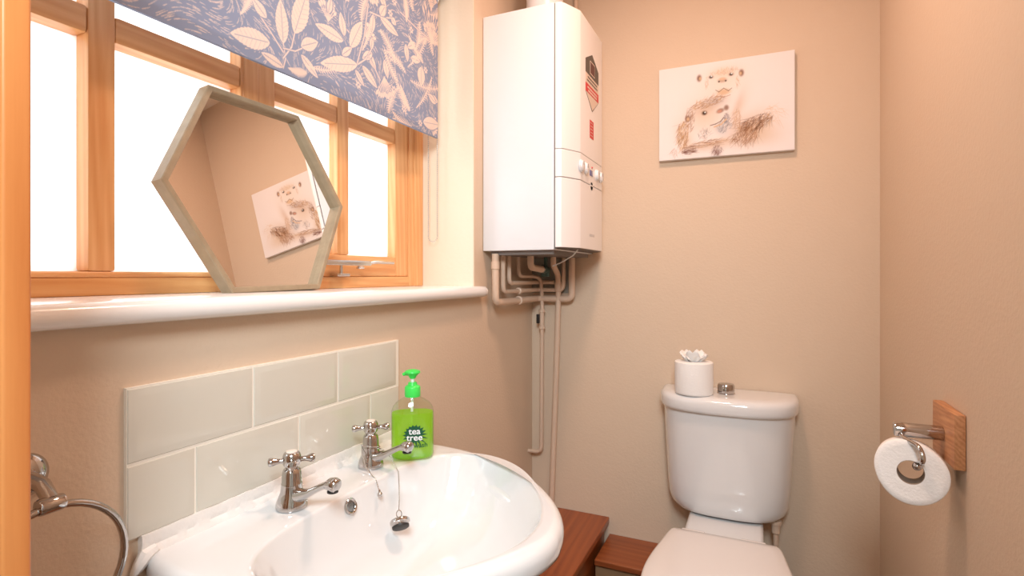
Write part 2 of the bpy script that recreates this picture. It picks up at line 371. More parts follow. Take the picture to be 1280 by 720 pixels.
# ------------------------------------------------------------------ raster drawing on mesh grids
class Paint:
    def __init__(s, w_, h_, res, base):
        s.W, s.H, s.res = w_, h_, res; s.nx = int(round(w_/res))+1; s.ny = int(round(h_/res))+1
        s.a = np.ones((s.ny, s.nx, 3))*np.array(base[:3])
    def region(s, x0, x1, y0, y1):
        i0 = max(0, int(x0/s.res)-1); i1 = min(s.nx, int(x1/s.res)+3); j0 = max(0, int(y0/s.res)-1); j1 = min(s.ny, int(y1/s.res)+3)
        if i1 <= i0 or j1 <= j0: return None
        X, Y = np.meshgrid(np.arange(i0, i1)*s.res, np.arange(j0, j1)*s.res)
        return (slice(j0, j1), slice(i0, i1)), X, Y
    def mixin(s, sl_, mask, col):
        mm = np.clip(mask, 0, 1)[..., None]; s.a[sl_] = s.a[sl_]*(1-mm)+mm*np.array(col[:3])
    def stroke(s, x0, y0, x1, y1, w0, w1, col, al=1.0, soft=1.0):
        mw = max(w0, w1)+soft*s.res
        r = s.region(min(x0, x1)-mw, max(x0, x1)+mw, min(y0, y1)-mw, max(y0, y1)+mw)
        if r is None: return
        sl_, X, Y = r; dx, dy = x1-x0, y1-y0; L2 = dx*dx+dy*dy+1e-12
        t = np.clip(((X-x0)*dx+(Y-y0)*dy)/L2, 0, 1); d = np.hypot(X-x0-t*dx, Y-y0-t*dy); wd = w0+(w1-w0)*t
        s.mixin(sl_, al*np.clip((wd-d)/(soft*s.res)+0.5, 0, 1), col)
    def poly(s, pts, w_, col, al=1.0, taper=False):
        n = len(pts)-1
        for i in range(n):
            a = w_*(1-i/n*0.7) if taper else w_; b = w_*(1-(i+1)/n*0.7) if taper else w_
            s.stroke(*pts[i], *pts[i+1], a, b, col, al)
    def blob(s, cx, cy, rx, ry, ang, col, al=1.0, pw=1.0):
        R_ = max(rx, ry)*1.6; r = s.region(cx-R_, cx+R_, cy-R_, cy+R_)
        if r is None: return
        sl_, X, Y = r; c, n = math.cos(ang), math.sin(ang); u = ((X-cx)*c+(Y-cy)*n)/rx; v = (-(X-cx)*n+(Y-cy)*c)/ry
        s.mixin(sl_, al*np.exp(-(u*u+v*v)**pw*1.2), col)
    def leaf(s, x0, y0, x1, y1, wd, col, dark, serr=0.12, nt=11, halo=0.003, bend=0.0, detail=True):
        L = math.hypot(x1-x0, y1-y0); ax, ay = (x1-x0)/L, (y1-y0)/L
        r = s.region(min(x0, x1)-wd-.01, max(x0, x1)+wd+.01, min(y0, y1)-wd-.01, max(y0, y1)+wd+.01)
        if r is None: return
        sl_, X, Y = r; u = ((X-x0)*ax+(Y-y0)*ay)/L; v = -(X-x0)*ay+(Y-y0)*ax
        v = v-bend*L*4*u*(1-u)
        uc = np.clip(u, 0, 1); prof_ = np.sin(PI*uc**0.85)**0.8*wd*(1+serr*((uc*nt) % 1.0)-serr*0.5)
        prof_ = np.where((u > 0) & (u < 1), prof_, -0.004); dist = prof_-np.abs(v)
        s.mixin(sl_, np.clip((dist+halo)/s.res+.5, 0, 1)*0.9, dark)
        s.mixin(sl_, np.clip(dist/s.res+.5, 0, 1), col)
        if detail:
            s.mixin(sl_, 0.8*np.clip((0.0009-np.abs(v))/s.res+.5, 0, 1)*(u > .05)*(u < .9), dark)
            ve = np.abs(v)/max(wd, 1e-6); ph = (u*9-ve*1.2) % 1.0
            s.mixin(sl_, 0.35*(ph < .16)*(ve > .1)*(dist > .002)*(u > .1)*(u < .9), dark)
    def to_object(s, name, material, origin, ex, ey, nrm_off, parent):
        X, Y = np.meshgrid(np.arange(s.nx)*s.res, np.arange(s.ny)*s.res)
        o = np.array(origin); ex = np.array(ex); ey = np.array(ey)
        P = o+X[..., None]*ex+Y[..., None]*ey+np.array(nrm_off); P = P-np.array(ROOT[parent][:])
        idx = np.arange(s.nx*s.ny).reshape(s.ny, s.nx)
        F_ = np.stack([idx[:-1, :-1], idx[:-1, 1:], idx[1:, 1:], idx[1:, :-1]], -1).reshape(-1, 4)
        me = bpy.data.meshes.new(name); nv = s.nx*s.ny; nf = len(F_)
        me.vertices.add(nv); me.vertices.foreach_set('co', P.reshape(-1).astype(np.float32))
        me.loops.add(nf*4); me.loops.foreach_set('vertex_index', F_.reshape(-1).astype(np.int32))
        me.polygons.add(nf); me.polygons.foreach_set('loop_start', (np.arange(nf)*4).astype(np.int32)); me.polygons.foreach_set('loop_total', np.full(nf, 4, np.int32))
        me.update(calc_edges=True); me.validate()
        at = me.color_attributes.new('print', 'FLOAT_COLOR', 'POINT')
        c = np.ones((nv, 4), np.float32); c[:, :3] = s.a.reshape(-1, 3); at.data.foreach_set('color', c.reshape(-1))
        me.materials.append(material)
        ob = bpy.data.objects.new(name, me); COL.objects.link(ob); ob.parent = parent; ROOT[ob] = ROOT[parent]
        return ob

# ------------------------------------------------------------------ ROLLER BLIND
BX, BY0, BY1, BZ0, BZ1 = -0.094, 0.215, 1.377, 1.577, 2.03
bl = thing('roller_blind', (BX, 0.8, BZ0), 'slate blue roller blind printed with pale leaves and ferns, half lowered over the pine window', 'blind')
CR, BLUE = srgb(230, 208, 196), srgb(138, 148, 172)
pt = Paint(BY1-BY0, BZ1-BZ0, 0.0014, BLUE)
def bp(Y, Z): return (Y-BY0, Z-BZ0)
# swirling hatch of the ground
def flow(x, y): return 1.3*math.sin(9*x+2.2)+1.5*math.cos(11*y-3*x)+0.9*math.sin(23*(x+y))
for i in range(5200):
    x, y = rng.random()*pt.W, rng.random()*pt.H; a = flow(x, y); L = 0.006+0.012*rng.random(); p0 = (x, y); pts_ = [p0]
    for k in range(3):
        a = flow(*pts_[-1]); pts_.append((pts_[-1][0]+math.cos(a)*L/3, pts_[-1][1]+math.sin(a)*L/3))
    pt.poly(pts_, 0.00065, CR, 0.8, taper=True)
def fern(x, y, ang, L, n, fl, bend=0.8):
    pts_ = [(x, y)]
    for k in range(n):
        a = ang+bend*k/n; nx_, ny_ = pts_[-1][0]+math.cos(a)*L/n, pts_[-1][1]+math.sin(a)*L/n; pts_.append((nx_, ny_))
        f_ = fl*math.sin(PI*(k+1.5)/(n+2))
        for sg in (-1, 1):
            b = a+sg*1.05; pt.stroke(nx_, ny_, nx_+math.cos(b)*f_, ny_+math.sin(b)*f_, .0021, .0006, CR)
    pt.poly(pts_, .0010, CR)
def umbel(x, y, ang, spread, L, n):
    for k in range(n):
        a = ang+spread*(k/(n-1)-.5); l_ = L*(.8+.25*rng.random()); ex_, ey_ = x+math.cos(a)*l_, y+math.sin(a)*l_
        pt.stroke(x, y, ex_, ey_, .0009, .0012, CR); pt.leaf(x+math.cos(a)*l_*.8, y+math.sin(a)*l_*.8, ex_+math.cos(a)*.006, ey_+math.sin(a)*.006, .0042, CR, BLUE, 0, detail=False, halo=.001)
def flower(x, y, r):
    for k in range(6):
        a = k*PI/3+.3; pt.leaf(x, y, x+math.cos(a)*r, y+math.sin(a)*r, r*.26, CR, BLUE, 0, detail=False, halo=.001)
    pt.stroke(x, y, x, y, .0022, .0022, BLUE)
random.seed(3)
for i in range(90):
    x, y = random.random()*pt.W, random.random()*pt.H
    k = i % 4
    if 2 < i < 40: x = pt.W*(.72+.28*random.random())
    if k == 0: fern(x, y, random.uniform(0, 6.28), .09, 15, .017)
    elif k == 1: flower(x, y, .011)
    elif k == 2: umbel(x, y, random.uniform(0, 6.28), 1.4, .04, 8)
    else:
        a = random.uniform(0, 6.28); pt.leaf(x, y, x+.045*math.cos(a), y+.045*math.sin(a), .010, CR, BLUE)
# large printed motifs: (kind, Y, Z, Y, Z, half width)
FEAT = [('l', 0.802, 1.635, 0.795, 1.72, 0.016),
        ('l', 0.831, 1.667, 0.866, 1.77, 0.0208),
        ('l', 0.769, 1.623, 0.682, 1.607, 0.0192),
        ('l', 0.974, 1.707, 0.888, 1.71, 0.0144),
        ('l', 0.998, 1.702, 1.04, 1.779, 0.017),
        ('l', 0.849, 1.647, 0.896, 1.674, 0.0136),
        ('l', 1.022, 1.669, 0.903, 1.631, 0.0176),
        ('l', 0.802, 1.587, 0.749, 1.597, 0.0096),
        ('l', 0.849, 1.629, 0.896, 1.596, 0.0096),
        ('l', 0.971, 1.674, 1.003, 1.702, 0.009),
        ('l', 1.041, 1.673, 1.096, 1.637, 0.011),
        ('l', 1.015, 1.655, 1.047, 1.626, 0.0072),
        ('l', 1.29, 1.757, 1.29, 1.703, 0.018),
        ('l', 1.3, 1.605, 1.385, 1.617, 0.018),
        ('l', 1.081, 1.814, 1.077, 1.767, 0.009),
        ('l', 1.108, 1.82, 1.183, 1.802, 0.012),
        ('l', 1.153, 1.837, 1.174, 1.827, 0.009),
        ('l', 0.978, 1.72, 0.965, 1.769, 0.011),
        ('l', 0.761, 1.668, 0.729, 1.692, 0.0112),
        ('l', 1.108, 1.825, 1.128, 1.856, 0.012),
        ('l', 1.077, 1.755, 1.073, 1.724, 0.0075),
        ('l', 0.927, 1.75, 0.936, 1.788, 0.008),
        ('s', 0.802, 1.585, 0.802, 1.635, 0.0012),
        ('s', 0.802, 1.617, 0.729, 1.68, 0.0014),
        ('s', 0.802, 1.605, 0.833, 1.674, 0.0014),
        ('s', 0.802, 1.625, 0.852, 1.644, 0.0012),
        ('s', 1.015, 1.664, 1.077, 1.73, 0.0015),
        ('s', 1.062, 1.832, 1.019, 1.665, 0.0015),
        ('s', 1.026, 1.72, 0.978, 1.743, 0.0015),
        ('s', 1.069, 1.815, 1.157, 1.838, 0.0015),
        ('s', 1.336, 1.852, 1.192, 1.869, 0.0015),
        ('s', 1.108, 1.661, 1.062, 1.705, 0.0015),
        ('u', 1.124, 1.674, 1.136, 1.619, 0.0),
        ('u', 1.347, 1.856, 1.326, 1.899, 0.0),
        ('u', 1.341, 1.842, 1.374, 1.949, 0.0),
        ('f', 1.228, 1.825, 1.285, 1.758, 0.013),
        ('f', 1.228, 1.738, 1.336, 1.823, 0.013),
        ('f', 1.237, 1.703, 1.379, 1.69, 0.018),
        ('f', 1.219, 1.854, 1.228, 1.918, 0.0156),
        ('f', 0.863, 1.611, 0.978, 1.619, 0.01),
        ('f', 0.815, 1.59, 0.863, 1.585, 0.011),
        ('f', 1.04, 1.711, 1.092, 1.791, 0.009),
        ('f', 1.192, 1.678, 1.219, 1.611, 0.0144),
        ('f', 0.703, 1.65, 0.742, 1.702, 0.0088),
        ('f', 1.265, 1.635, 1.368, 1.723, 0.011)]
for kd, a0, b0, a1, b1, wd in FEAT:
    p0, p1 = bp(a0, b0), bp(a1, b1)
    if kd == 's':
        mx_, my_ = (p0[0]+p1[0])/2+.006, (p0[1]+p1[1])/2-.004
        pt.poly([p0, (mx_, my_), p1], wd+.0012, BLUE); pt.poly([p0, (mx_, my_), p1], wd, CR)
for kd, a0, b0, a1, b1, wd in FEAT:
    p0, p1 = bp(a0, b0), bp(a1, b1)
    if kd == 'l': pt.leaf(*p0, *p1, wd, CR, BLUE)
    if kd == 'u': umbel(*p0, math.atan2(p1[1]-p0[1], p1[0]-p0[0]), 1.5, math.hypot(p1[0]-p0[0], p1[1]-p0[1]), 11)
    if kd == 'f': fern(*p0, math.atan2(p1[1]-p0[1], p1[0]-p0[0]), math.hypot(p1[0]-p0[0], p1[1]-p0[1]), 16, wd, .5)
fab = pt.to_object('blind_fabric', print_mat('printed_blind_cloth', 0.85, 0.12), (BX, BY0, BZ0), (0, 1, 0), (0, 0, 1), (0.0008, 0, 0), bl)
build('bottom_hem', MB().box(BX-.006, BX+.0006, BY0, BY1, BZ0-.001, BZ0+.02, bev=.0005), mat('hem_cloth', BLUE, .85), bl)
build('blind_roller', MB().lathe([(.022, 0), (.022, BY1-BY0+.02)], (BX-.022, BY0-.01, 2.02), 24, axis=(0, 1, 0)), M['white'], bl)
ch = MB()
X1, X2, YC, ZB = -0.143, -0.111, 1.402, 1.272
def bead(x, y, z): ch.sphere((x, y, z), 0.0021, 6)
z = 2.0
while z > ZB+.016: bead(X1, YC, z); bead(X2, YC, z); z -= 0.0058
for k in range(9):
    t = PI*k/8; bead((X1+X2)/2+math.cos(t)*(X2-X1)/2, YC, ZB+.016-math.sin(t)*.016)
ch.tube([(X1, YC, 2.0), (X1, YC, ZB+.014)], .0006, 5); ch.tube([(X2, YC, 2.0), (X2, YC, ZB+.014)], .0006, 5)
build('bead_chain', ch, M['bead'], bl)
build('chain_wheel', MB().lathe([(.018, 0), (.02, .002), (.02, .01), (.018, .012)], ((X1+X2)/2, 1.396, 2.005), 20, axis=(0, 1, 0)), M['white'], bl)

# ------------------------------------------------------------------ HEXAGONAL MIRROR
MS = 0.226
mr_p = Vector((-0.1042, 0.8063, 1.1385)); rv = Vector((0.0159, -0.1423, 0.0397))
MR = Matrix.Rotation(rv.length, 3, rv.normalized())
mi_ = thing('hexagonal_mirror', mr_p, 'hexagonal mirror in a weathered grey wood frame leaning on the white window sill', 'mirror')
def hexp(s, x):
    h = s*math.sqrt(3)/2; cz = MS*math.sqrt(3)/2
    return [mr_p+MR@Vector((x, yy, cz+zz)) for yy, zz in ((-s/2, h), (s/2, h), (s, 0), (s/2, -h), (-s/2, -h), (-s, 0))]
fm = MB()
W_ = 0.0115
so, si = MS, MS-W_/math.cos(PI/6)
ex0 = [[tuple(p) for p in hexp(a, b)] for a, b in ((so-.002, -.028), (so, -.026), (so, -.002), (so-.002, 0), (si+.002, 0), (si, -.002), (si, -.0165), (si, -.028))]
n6 = 6; vs = [p for r_ in ex0 for p in r_]; fs = []
for i in range(len(ex0)):
    i2 = (i+1) % len(ex0)
    for j in range(6): k = (j+1) % 6; fs.append((i*6+j, i*6+k, i2*6+k, i2*6+j))
fm.add(vs, fs)
build('mirror_frame', fm, M['mframe'], mi_, smooth=30)
gl = MB(); gl.add([tuple(p) for p in hexp(si+.002, -.0155)]+[tuple(p) for p in hexp(si+.002, -.019)], [(5, 4, 3, 2, 1, 0), (6, 7, 8, 9, 10, 11)]+[(j, (j+1) % 6, 6+(j+1) % 6, 6+j) for j in range(6)])
build('mirror_glass', gl, M['mirror'], mi_, smooth=0)

# ------------------------------------------------------------------ BOILER
bo = thing('wall_boiler', (0.13, 1.68, 1.244), 'tall white gas boiler hung on the wall between window and back corner', 'boiler')
Y0, Y1 = 1.484, 1.878
build('casing', MB().box(0.002, 0.2335, Y0, Y1, 1.244, 1.962, bev=.003).box(0.2335, 0.237, Y0+.003, Y1-.003, 1.247, 1.96, mi=1), [M['boiler'], M['core']], bo)
plan = [(0.2365, Y0), (0.246, Y0+.0005), (0.254, Y0+.004), (0.260, Y0+.012), (0.2885, 1.560), (0.289, 1.563), (0.289, 1.802), (0.2885, 1.806), (0.262, Y1-.012), (0.255, Y1-.004), (0.246, Y1), (0.2365, Y1)]
ins = [(min(x, 0.2365) if x < .24 else x-.003, y+(.003 if y < 1.68 else -.003)) for x, y in plan]
cv = MB(); cv.prism(plan, 1.537, 1.960); cv.prism(ins, 1.25, 1.955, mi=1)
build('front_cover', cv, [M['boiler2'], M['core']], bo, smooth=18, bevel=.0012)
cp = build('control_panel', MB().prism(plan, 1.4555, 1.5355), M['boiler2'], bo, smooth=18, bevel=.0012)
build('lower_flap', MB().prism(plan, 1.251, 1.4535).lathe([(.014, 0), (.014, .003)], (0.286, 1.68, 1.4525), 16, axis=(1, 0, 0)), M['boiler2'], bo, smooth=18, bevel=.0012)
for y in (1.566, 1.612, 1.735, 1.780):
    kb = build('knob', MB().lathe([(.019, 0), (.019, .003), (.0165, .0045), (.0155, .008), (.014, .009)], (0.289, y, 1.497), 26, axis=(1, 0, 0)), M['knob'], cp)
    build('knob_pointer', MB().box(.2975, .2985, y-.0015, y+.0015, 1.499, 1.511), M['core'], kb)
build('display', MB().box(.289, .2905, 1.658, 1.688, 1.484, 1.502, bev=.0006).lathe([(.003, 0), (.002, .003)], (.289, 1.681, 1.512), 10, axis=(1, 0, 0), mi=1), [M['lcd'], M['red']], cp)
# hexagonal service label and small red sticker
def yzpoly(mb, pts_, x, mi): mb.add([(x, y, z_) for y, z_ in pts_]+[(x+.0004, y, z_) for y, z_ in pts_], [tuple(range(len(pts_)))[::-1], tuple(range(len(pts_), 2*len(pts_)))]+[(i, (i+1) % len(pts_), len(pts_)+(i+1) % len(pts_), len(pts_)+i) for i in range(len(pts_))], mi)
tg_ = MB(); ya, yb_, yc = 1.612, 1.685, 1.758
yzpoly(tg_, [(ya, 1.838), (yc, 1.838), (yb_, 1.872)], .2892, 0); yzpoly(tg_, [(ya, 1.796), (yc, 1.796), (yc, 1.838), (ya, 1.838)], .2892, 0)
yzpoly(tg_, [(ya, 1.765), (yc, 1.765), (yc, 1.796), (ya, 1.796)], .2892, 1); yzpoly(tg_, [(ya, 1.738), (yc, 1.738), (yc, 1.765), (ya, 1.765)], .2892, 2)
yzpoly(tg_, [(ya, 1.738), (yb_, 1.690), (yc, 1.738)], .2892, 0); yzpoly(tg_, [(ya+.004, 1.737), (yb_, 1.6935), (yc-.004, 1.737)], .2896, 1)
yzpoly(tg_, [(1.660, 1.805), (1.712, 1.805), (1.712, 1.846), (1.660, 1.846)], .2896, 1); yzpoly(tg_, [(1.663, 1.808), (1.709, 1.808), (1.709, 1.843), (1.663, 1.843)], .29, 3)
for k, (zz, wd, mi) in enumerate(((1.787, .05, 0), (1.776, .058, 0), (1.755, .052, 1), (1.745, .044, 1))):
    y = yb_-wd
    while y < yb_+wd:
        l_ = random.uniform(.006, .013); yzpoly(tg_, [(y, zz-.0028), (y+l_, zz-.0028), (y+l_, zz+.0028), (y, zz+.0028)], .2896, mi); y += l_+.003
build('service_label', tg_, [M['grey_dark'], M['beige'], M['red'], mat('maroon_print', srgb(96, 52, 48), .5)], bo, smooth=0, label='hexagonal grey, beige and red label')
rs = MB(); yzpoly(rs, [(1.658, 1.603), (1.700, 1.603), (1.700, 1.660), (1.658, 1.660)], .2892, 0)
for k in range(5): yzpoly(rs, [(1.664+.002*(k % 2), 1.611+k*.010), (1.690, 1.611+k*.010), (1.690, 1.613+k*.010), (1.664+.002*(k % 2), 1.613+k*.010)], .2896, 1)
build('red_sticker', rs, [M['red'], M['beige']], bo, smooth=0, label='small red sticker')
lg = MB()
for k in range(5): yzpoly(lg, [(1.655+k*.012, 1.292), (1.662+k*.012, 1.292), (1.662+k*.012, 1.3), (1.655+k*.012, 1.3)], .2892, 0)
build('maker_mark', lg, mat('pale_grey_mark', srgb(196, 190, 186), .4), bo, smooth=0)
fl = MB().lathe([(.085, 0), (.085, .012), (.068, .016), (.068, .05), (.06, .052), (.06, .31)], (0.135, 1.665, 1.962), 32)
build('flue', fl, M['boiler'], bo)
build('boiler_underside', MB().box(.02, .225, Y0+.02, Y1-.02, 1.232, 1.244), M['core'], bo, smooth=0)

# ------------------------------------------------------------------ PIPES under and beside the boiler
G = 'painted pipes under the boiler'
BT = 1.236
def pipe(pts_, r, label, rad=.02, extra=None, name='copper_pipe'):
    mb = MB().tube(fillet(pts_, rad), r, 14)
    if extra: extra(mb)
    return build(name, mb, M['pipe'], label=label, cat='pipe', group=G)
def clips(mb, pts_, r, ax):
    for p in pts_: mb.lathe([(r, -.008), (r+.004, -.006), (r+.004, .006), (r, .008)], p, 16, axis=ax)
pipe([(.034, 1.505, BT), (.034, 1.505, 1.085), (.034, 1.850, 1.085), (.167, 1.850, 1.085), (.167, 1.850, BT)], .0112, 'thick painted pipe making the widest and lowest loop under the boiler', .022,
     lambda mb: (clips(mb, [(.034, 1.515+.17, 1.085)], .0112, (0, 1, 0)), mb.lathe([(.0112, -.012), (.0135, -.011), (.0135, .011), (.0112, .012)], (.034, 1.505, 1.20), 16)))
pipe([(.034, 1.560, BT), (.034, 1.560, 1.117), (.034, 1.850, 1.117), (.136, 1.850, 1.117), (.136, 1.850, BT)], .0075, 'thin painted pipe looping just inside the thickest pipe under the boiler', .022,
     lambda mb: clips(mb, [(.034, 1.515+.17, 1.117)], .0075, (0, 1, 0)))
pipe([(.034, 1.606, BT), (.034, 1.606, 1.144), (.034, 1.853, 1.144), (.10, 1.853, 1.144)], .0072, 'thin painted pipe dropping third from the sill end under the boiler', .02)
vp = thing('copper_pipe', (.0515, 1.845, .525), 'thin painted pipe running down the back corner to a hook, with small valve', 'pipe', G)
build('pipe_run', MB().tube(fillet([(.034, 1.680, BT), (.034, 1.680, 1.167), (.036, 1.79, 1.167), (.05, 1.846, 1.160), (.0545, 1.848, 1.08), (.0515, 1.848, .525), (-.002, 1.848, .525)], .03), .0068, 14), M['pipe'], vp)
build('inline_valve', MB().lathe([(.0068, -.036), (.0118, -.034), (.0118, -.026), (.0085, -.024), (.0085, .024), (.0118, .026), (.0118, .034), (.0068, .036)], (.0535, 1.848, 1.01), 14), M['pipe'], vp)
build('valve_screw', MB().box(.036, .046, 1.836, 1.846, .995, 1.028, bev=.002), M['dark'], vp)
pipe([(.095, 1.640, BT), (.095, 1.640, 1.196), (.095, 1.74, 1.190)], .0110, 'short painted elbow beside the gas valve under the boiler', .03)
pipe([(.135, 1.745, BT), (.135, 1.745, 1.205), (.118, 1.842, 1.170), (.117, 1.848, 1.10), (.108, 1.848, .80), (.089, 1.850, .3205)], .0098, 'long painted pipe running from the boiler down the back wall to the ledge', .022,
     lambda mb: mb.lathe([(.0098, -.018), (.013, -.016), (.013, .016), (.0098, .018)], (.1165, 1.848, 1.128), 16))
pipe([(.176, 1.868, 1.962), (.176, 1.868, ZC)], .008, 'thin painted pipe rising from the boiler top in the back corner')
gv = thing('gas_valve', (.095, 1.78, 1.17), 'small dark green gas valve tucked among the pipes under the boiler', 'valve')
build('valve_body', MB().lathe([(.012, 0), (.015, .003), (.015, .03), (.011, .034), (.011, .05)], (.095, 1.745, 1.190), 18, axis=(0, 1, 0)).box(.082, .108, 1.765, 1.79, 1.165, 1.19, bev=.004), M['brass'], gv)
build('valve_nut', MB().lathe([(.014, 0), (.014, .012)], (.095, 1.738, 1.190), 6, axis=(0, 1, 0)), M['steel'], gv)
build('valve_drop', MB().lathe([(.007, 0), (.007, .05)], (.095, 1.778, 1.188), 12), M['brass'], gv)
struct('trim_2', MB().box(.0, .158, YB-.0025, YB, 1.105, 1.262), M['patch'], smooth=0)
build('thin_cable', MB().tube([(.15, 1.70, 1.20), (.19, 1.68, 1.213), (.24, 1.64, 1.232), (.262, 1.62, 1.249)], .0022, 8), M['white'], label='thin pale cable curling out from under the boiler front', cat='cable')

# ------------------------------------------------------------------ BOXED LEDGES
lb = thing('boxed_ledge', (.12, 1.2, 0), 'low reddish brown ledge running along the window wall beyond the basin', 'ledge')
build('ledge_top', MB().box(0.001, .294, .45, YB-.001, .297, .320, bev=.004, seg=3), M['mahog_y'], lb)
build('ledge_panel', MB().box(0.001, .276, .47, YB-.001, 0, .297), M['mahog_y'], lb)
lc = thing('boxed_ledge', (.35, 1.8, 0), 'lower reddish brown ledge against the back wall left of the toilet', 'ledge')
build('ledge_top', MB().box(.2945, .52, 1.690, YB-.001, .243, .262, bev=.004, seg=3), M['mahog_x'], lc)
build('ledge_panel', MB().box(.2945, .505, 1.705, YB-.001, 0, .243), mat('ledge_front_paint', srgb(150, 116, 84), .6), lc)

# ------------------------------------------------------------------ BASIN
BZ = 0.785
ba = thing('wash_basin', (.25, .76, BZ-.23), 'white ceramic wash basin with a round front under the tiled splashback', 'basin')
outh = [(0.0, .287), (.05, .300), (.10, .307), (.176, .300), (.24, .282), (.316, .249), (.388, .201), (.442, .145), (.478, .092), (.498, .045), (.505, 0)]
inh = [(.116, 0), (.117, .08), (.121, .15), (.135, .205), (.170, .250), (.230, .271), (.29, .258), (.345, .222), (.396, .165), (.435, .104), (.457, .045), (.462, 0)]
def smoothline(P, n):
    out_ = []
    for i in range(len(P)-1):
        p0 = P[max(0, i-1)]; p1 = P[i]; p2 = P[i+1]; p3 = P[min(len(P)-1, i+2)]
        for k in range(n):
            t = k/n; out_.append(tuple(0.5*((2*p1[j])+(-p0[j]+p2[j])*t+(2*p0[j]-5*p1[j]+4*p2[j]-p3[j])*t*t+(-p0[j]+3*p1[j]-3*p2[j]+p3[j])*t**3) for j in range(2)))
    out_.append(P[-1]); return out_
def polar(half, cx, N, back=None):
    H_ = smoothline(half, 8); full = [(x, y) for x, y in H_]+[(x, -y) for x, y in H_[::-1]]
    ang = [(math.atan2(y, x-cx), math.hypot(x-cx, y), x, y) for x, y in full]
    res_ = []
    P = full
    for k in range(N):
        t = 2*PI*k/N; dx, dy = math.cos(t), math.sin(t); best = None
        for i in range(len(P)):
            (x1, y1), (x2, y2) = P[i], P[(i+1) % len(P)]
            x1 -= cx; x2 -= cx; ex_, ey_ = x2-x1, y2-y1; den = dx*ey_-dy*ex_
            if abs(den) < 1e-12: continue
            s_ = (x1*ey_-y1*ex_)/den; u_ = (x1*dy-y1*dx)/den
            if s_ > 0 and -1e-6 <= u_ <= 1+1e-6 and (best is None or s_ > best): best = s_
        res_.append((cx+dx*best, dy*best))
    return res_
N = 144; CX_ = .26
OUT = polar(outh, CX_, N); INN = polar(inh, CX_, N)
def rg(base, sc, z_, px=CX_, flat=True): 
    r_ = [(px+(x-px)*sc, .76+y*sc, BZ+z_) for x, y in base]
    return r_
def off(base, d):            # shrink outline by distance d towards the centre, never through the wall
    o_ = []
    for x, y in base:
        L = math.hypot(x-CX_, y); k = (L-d)/L; xx = CX_+(x-CX_)*k
        if x < .02: xx = x+.0005
        o_.append((xx, .76+y*k))
    return o_
def mix(a, b, t): return [(p[0]*(1-t)+q[0]*t, p[1]*(1-t)+q[1]*t) for p, q in zip(a, b)]
R_ = []
def under(sc, z_): return [(max(.0005, x*sc), .76+y*sc, BZ+z_) for x, y in OUT]
R_ += [under(.30, -.225), under(.50, -.215), under(.68, -.185), under(.82, -.135), under(.895, -.085), under(.915, -.055), under(.925, -.048)]
lip = [(.022, -.044), (.008, -.041), (.002, -.036), (0, -.028), (0, -.018), (.002, -.010), (.006, -.005), (.012, -.001), (.020, 0)]
for d, z_ in lip: R_.append([(x, y, BZ+z_) for x, y in off(OUT, d)])
inn_w = [(x, .76+y) for x, y in INN]
o20 = off(OUT, .020)
for t, z_ in ((.35, .0), (.7, -.0005)): R_.append([(x, y, BZ+z_) for x, y in mix(o20, inn_w, t)])
i_out = [(CX_+(x-CX_)*1.015, .76+y*1.015) for x, y in INN]
for k_, z_ in ((1.035, -.0003), (1.02, -.001), (1.008, -.0025), (1.0, -.0045), (.993, -.008)): R_.append([(CX_+(x-CX_)*k_, .76+y*k_, BZ+z_) for x, y in INN])
DX = .235
for sc, z_ in ((.985, -.012), (.965, -.022), (.94, -.034), (.90, -.056), (.84, -.080), (.76, -.101), (.65, -.119), (.52, -.132), (.38, -.140), (.24, -.145), (.11, -.148)):
    k = 1-sc; R_.append([((CX_*(1-k)+DX*k)+(x-CX_)*sc, .76+y*sc, BZ+z_) for x, y in INN])
bm_ = MB().loft(R_); build('basin_bowl', bm_, M['ceramic'], ba, smooth=60)
build('waste', MB().lathe([(.024, 0), (.024, .003), (.018, .004), (.016, .001), (.003, .001)], (DX+.0, .76, BZ-.149), 24), M['chrome'], ba)
# overflow hole on the back slope
ob_c = Vector((.1215, .752, BZ-.021)); nrm = Vector((.95, 0, .30)).normalized()
ovl = MB().lathe([(.0095, .0016), (.0105, .0030), (.0125, .0036), (.0138, .0024), (.0140, -.004), (.0095, -.004)], ob_c, 26, axis=nrm)
build('overflow_ring', ovl, M['chrome'], ba)
build('overflow_hole', MB().lathe([(.0098, -.003), (.0098, .0016)], ob_c, 22, axis=nrm), M['steel'], ba)
sm = MB(); rings = []; sw = 0
for k in range(160):
    y = .466+.586*k/159; sw = .7*sw+.3*random.gauss(0, 1); a_ = .0135+.0014*sw; h_ = .0285+.0012*sw
    rings.append([(.0, y, BZ-.004), (a_, y, BZ-.002), (a_*.92, y, BZ+.003), (a_*.62, y, BZ+.010), (.0098, y, BZ+.018), (.0094, y, BZ+h_), (.0, y, BZ+h_)])
sm.loft(rings)
sm.tube([(.007, .485, BZ+.004), (.009, .470, BZ+.000), (.010, .461, BZ-.010), (.007, .456, BZ-.020), (.004, .457, BZ-.030)], [.008, .010, .008, .005, .001], 8)
build('sealant_bead', sm, M['seal'], ba)

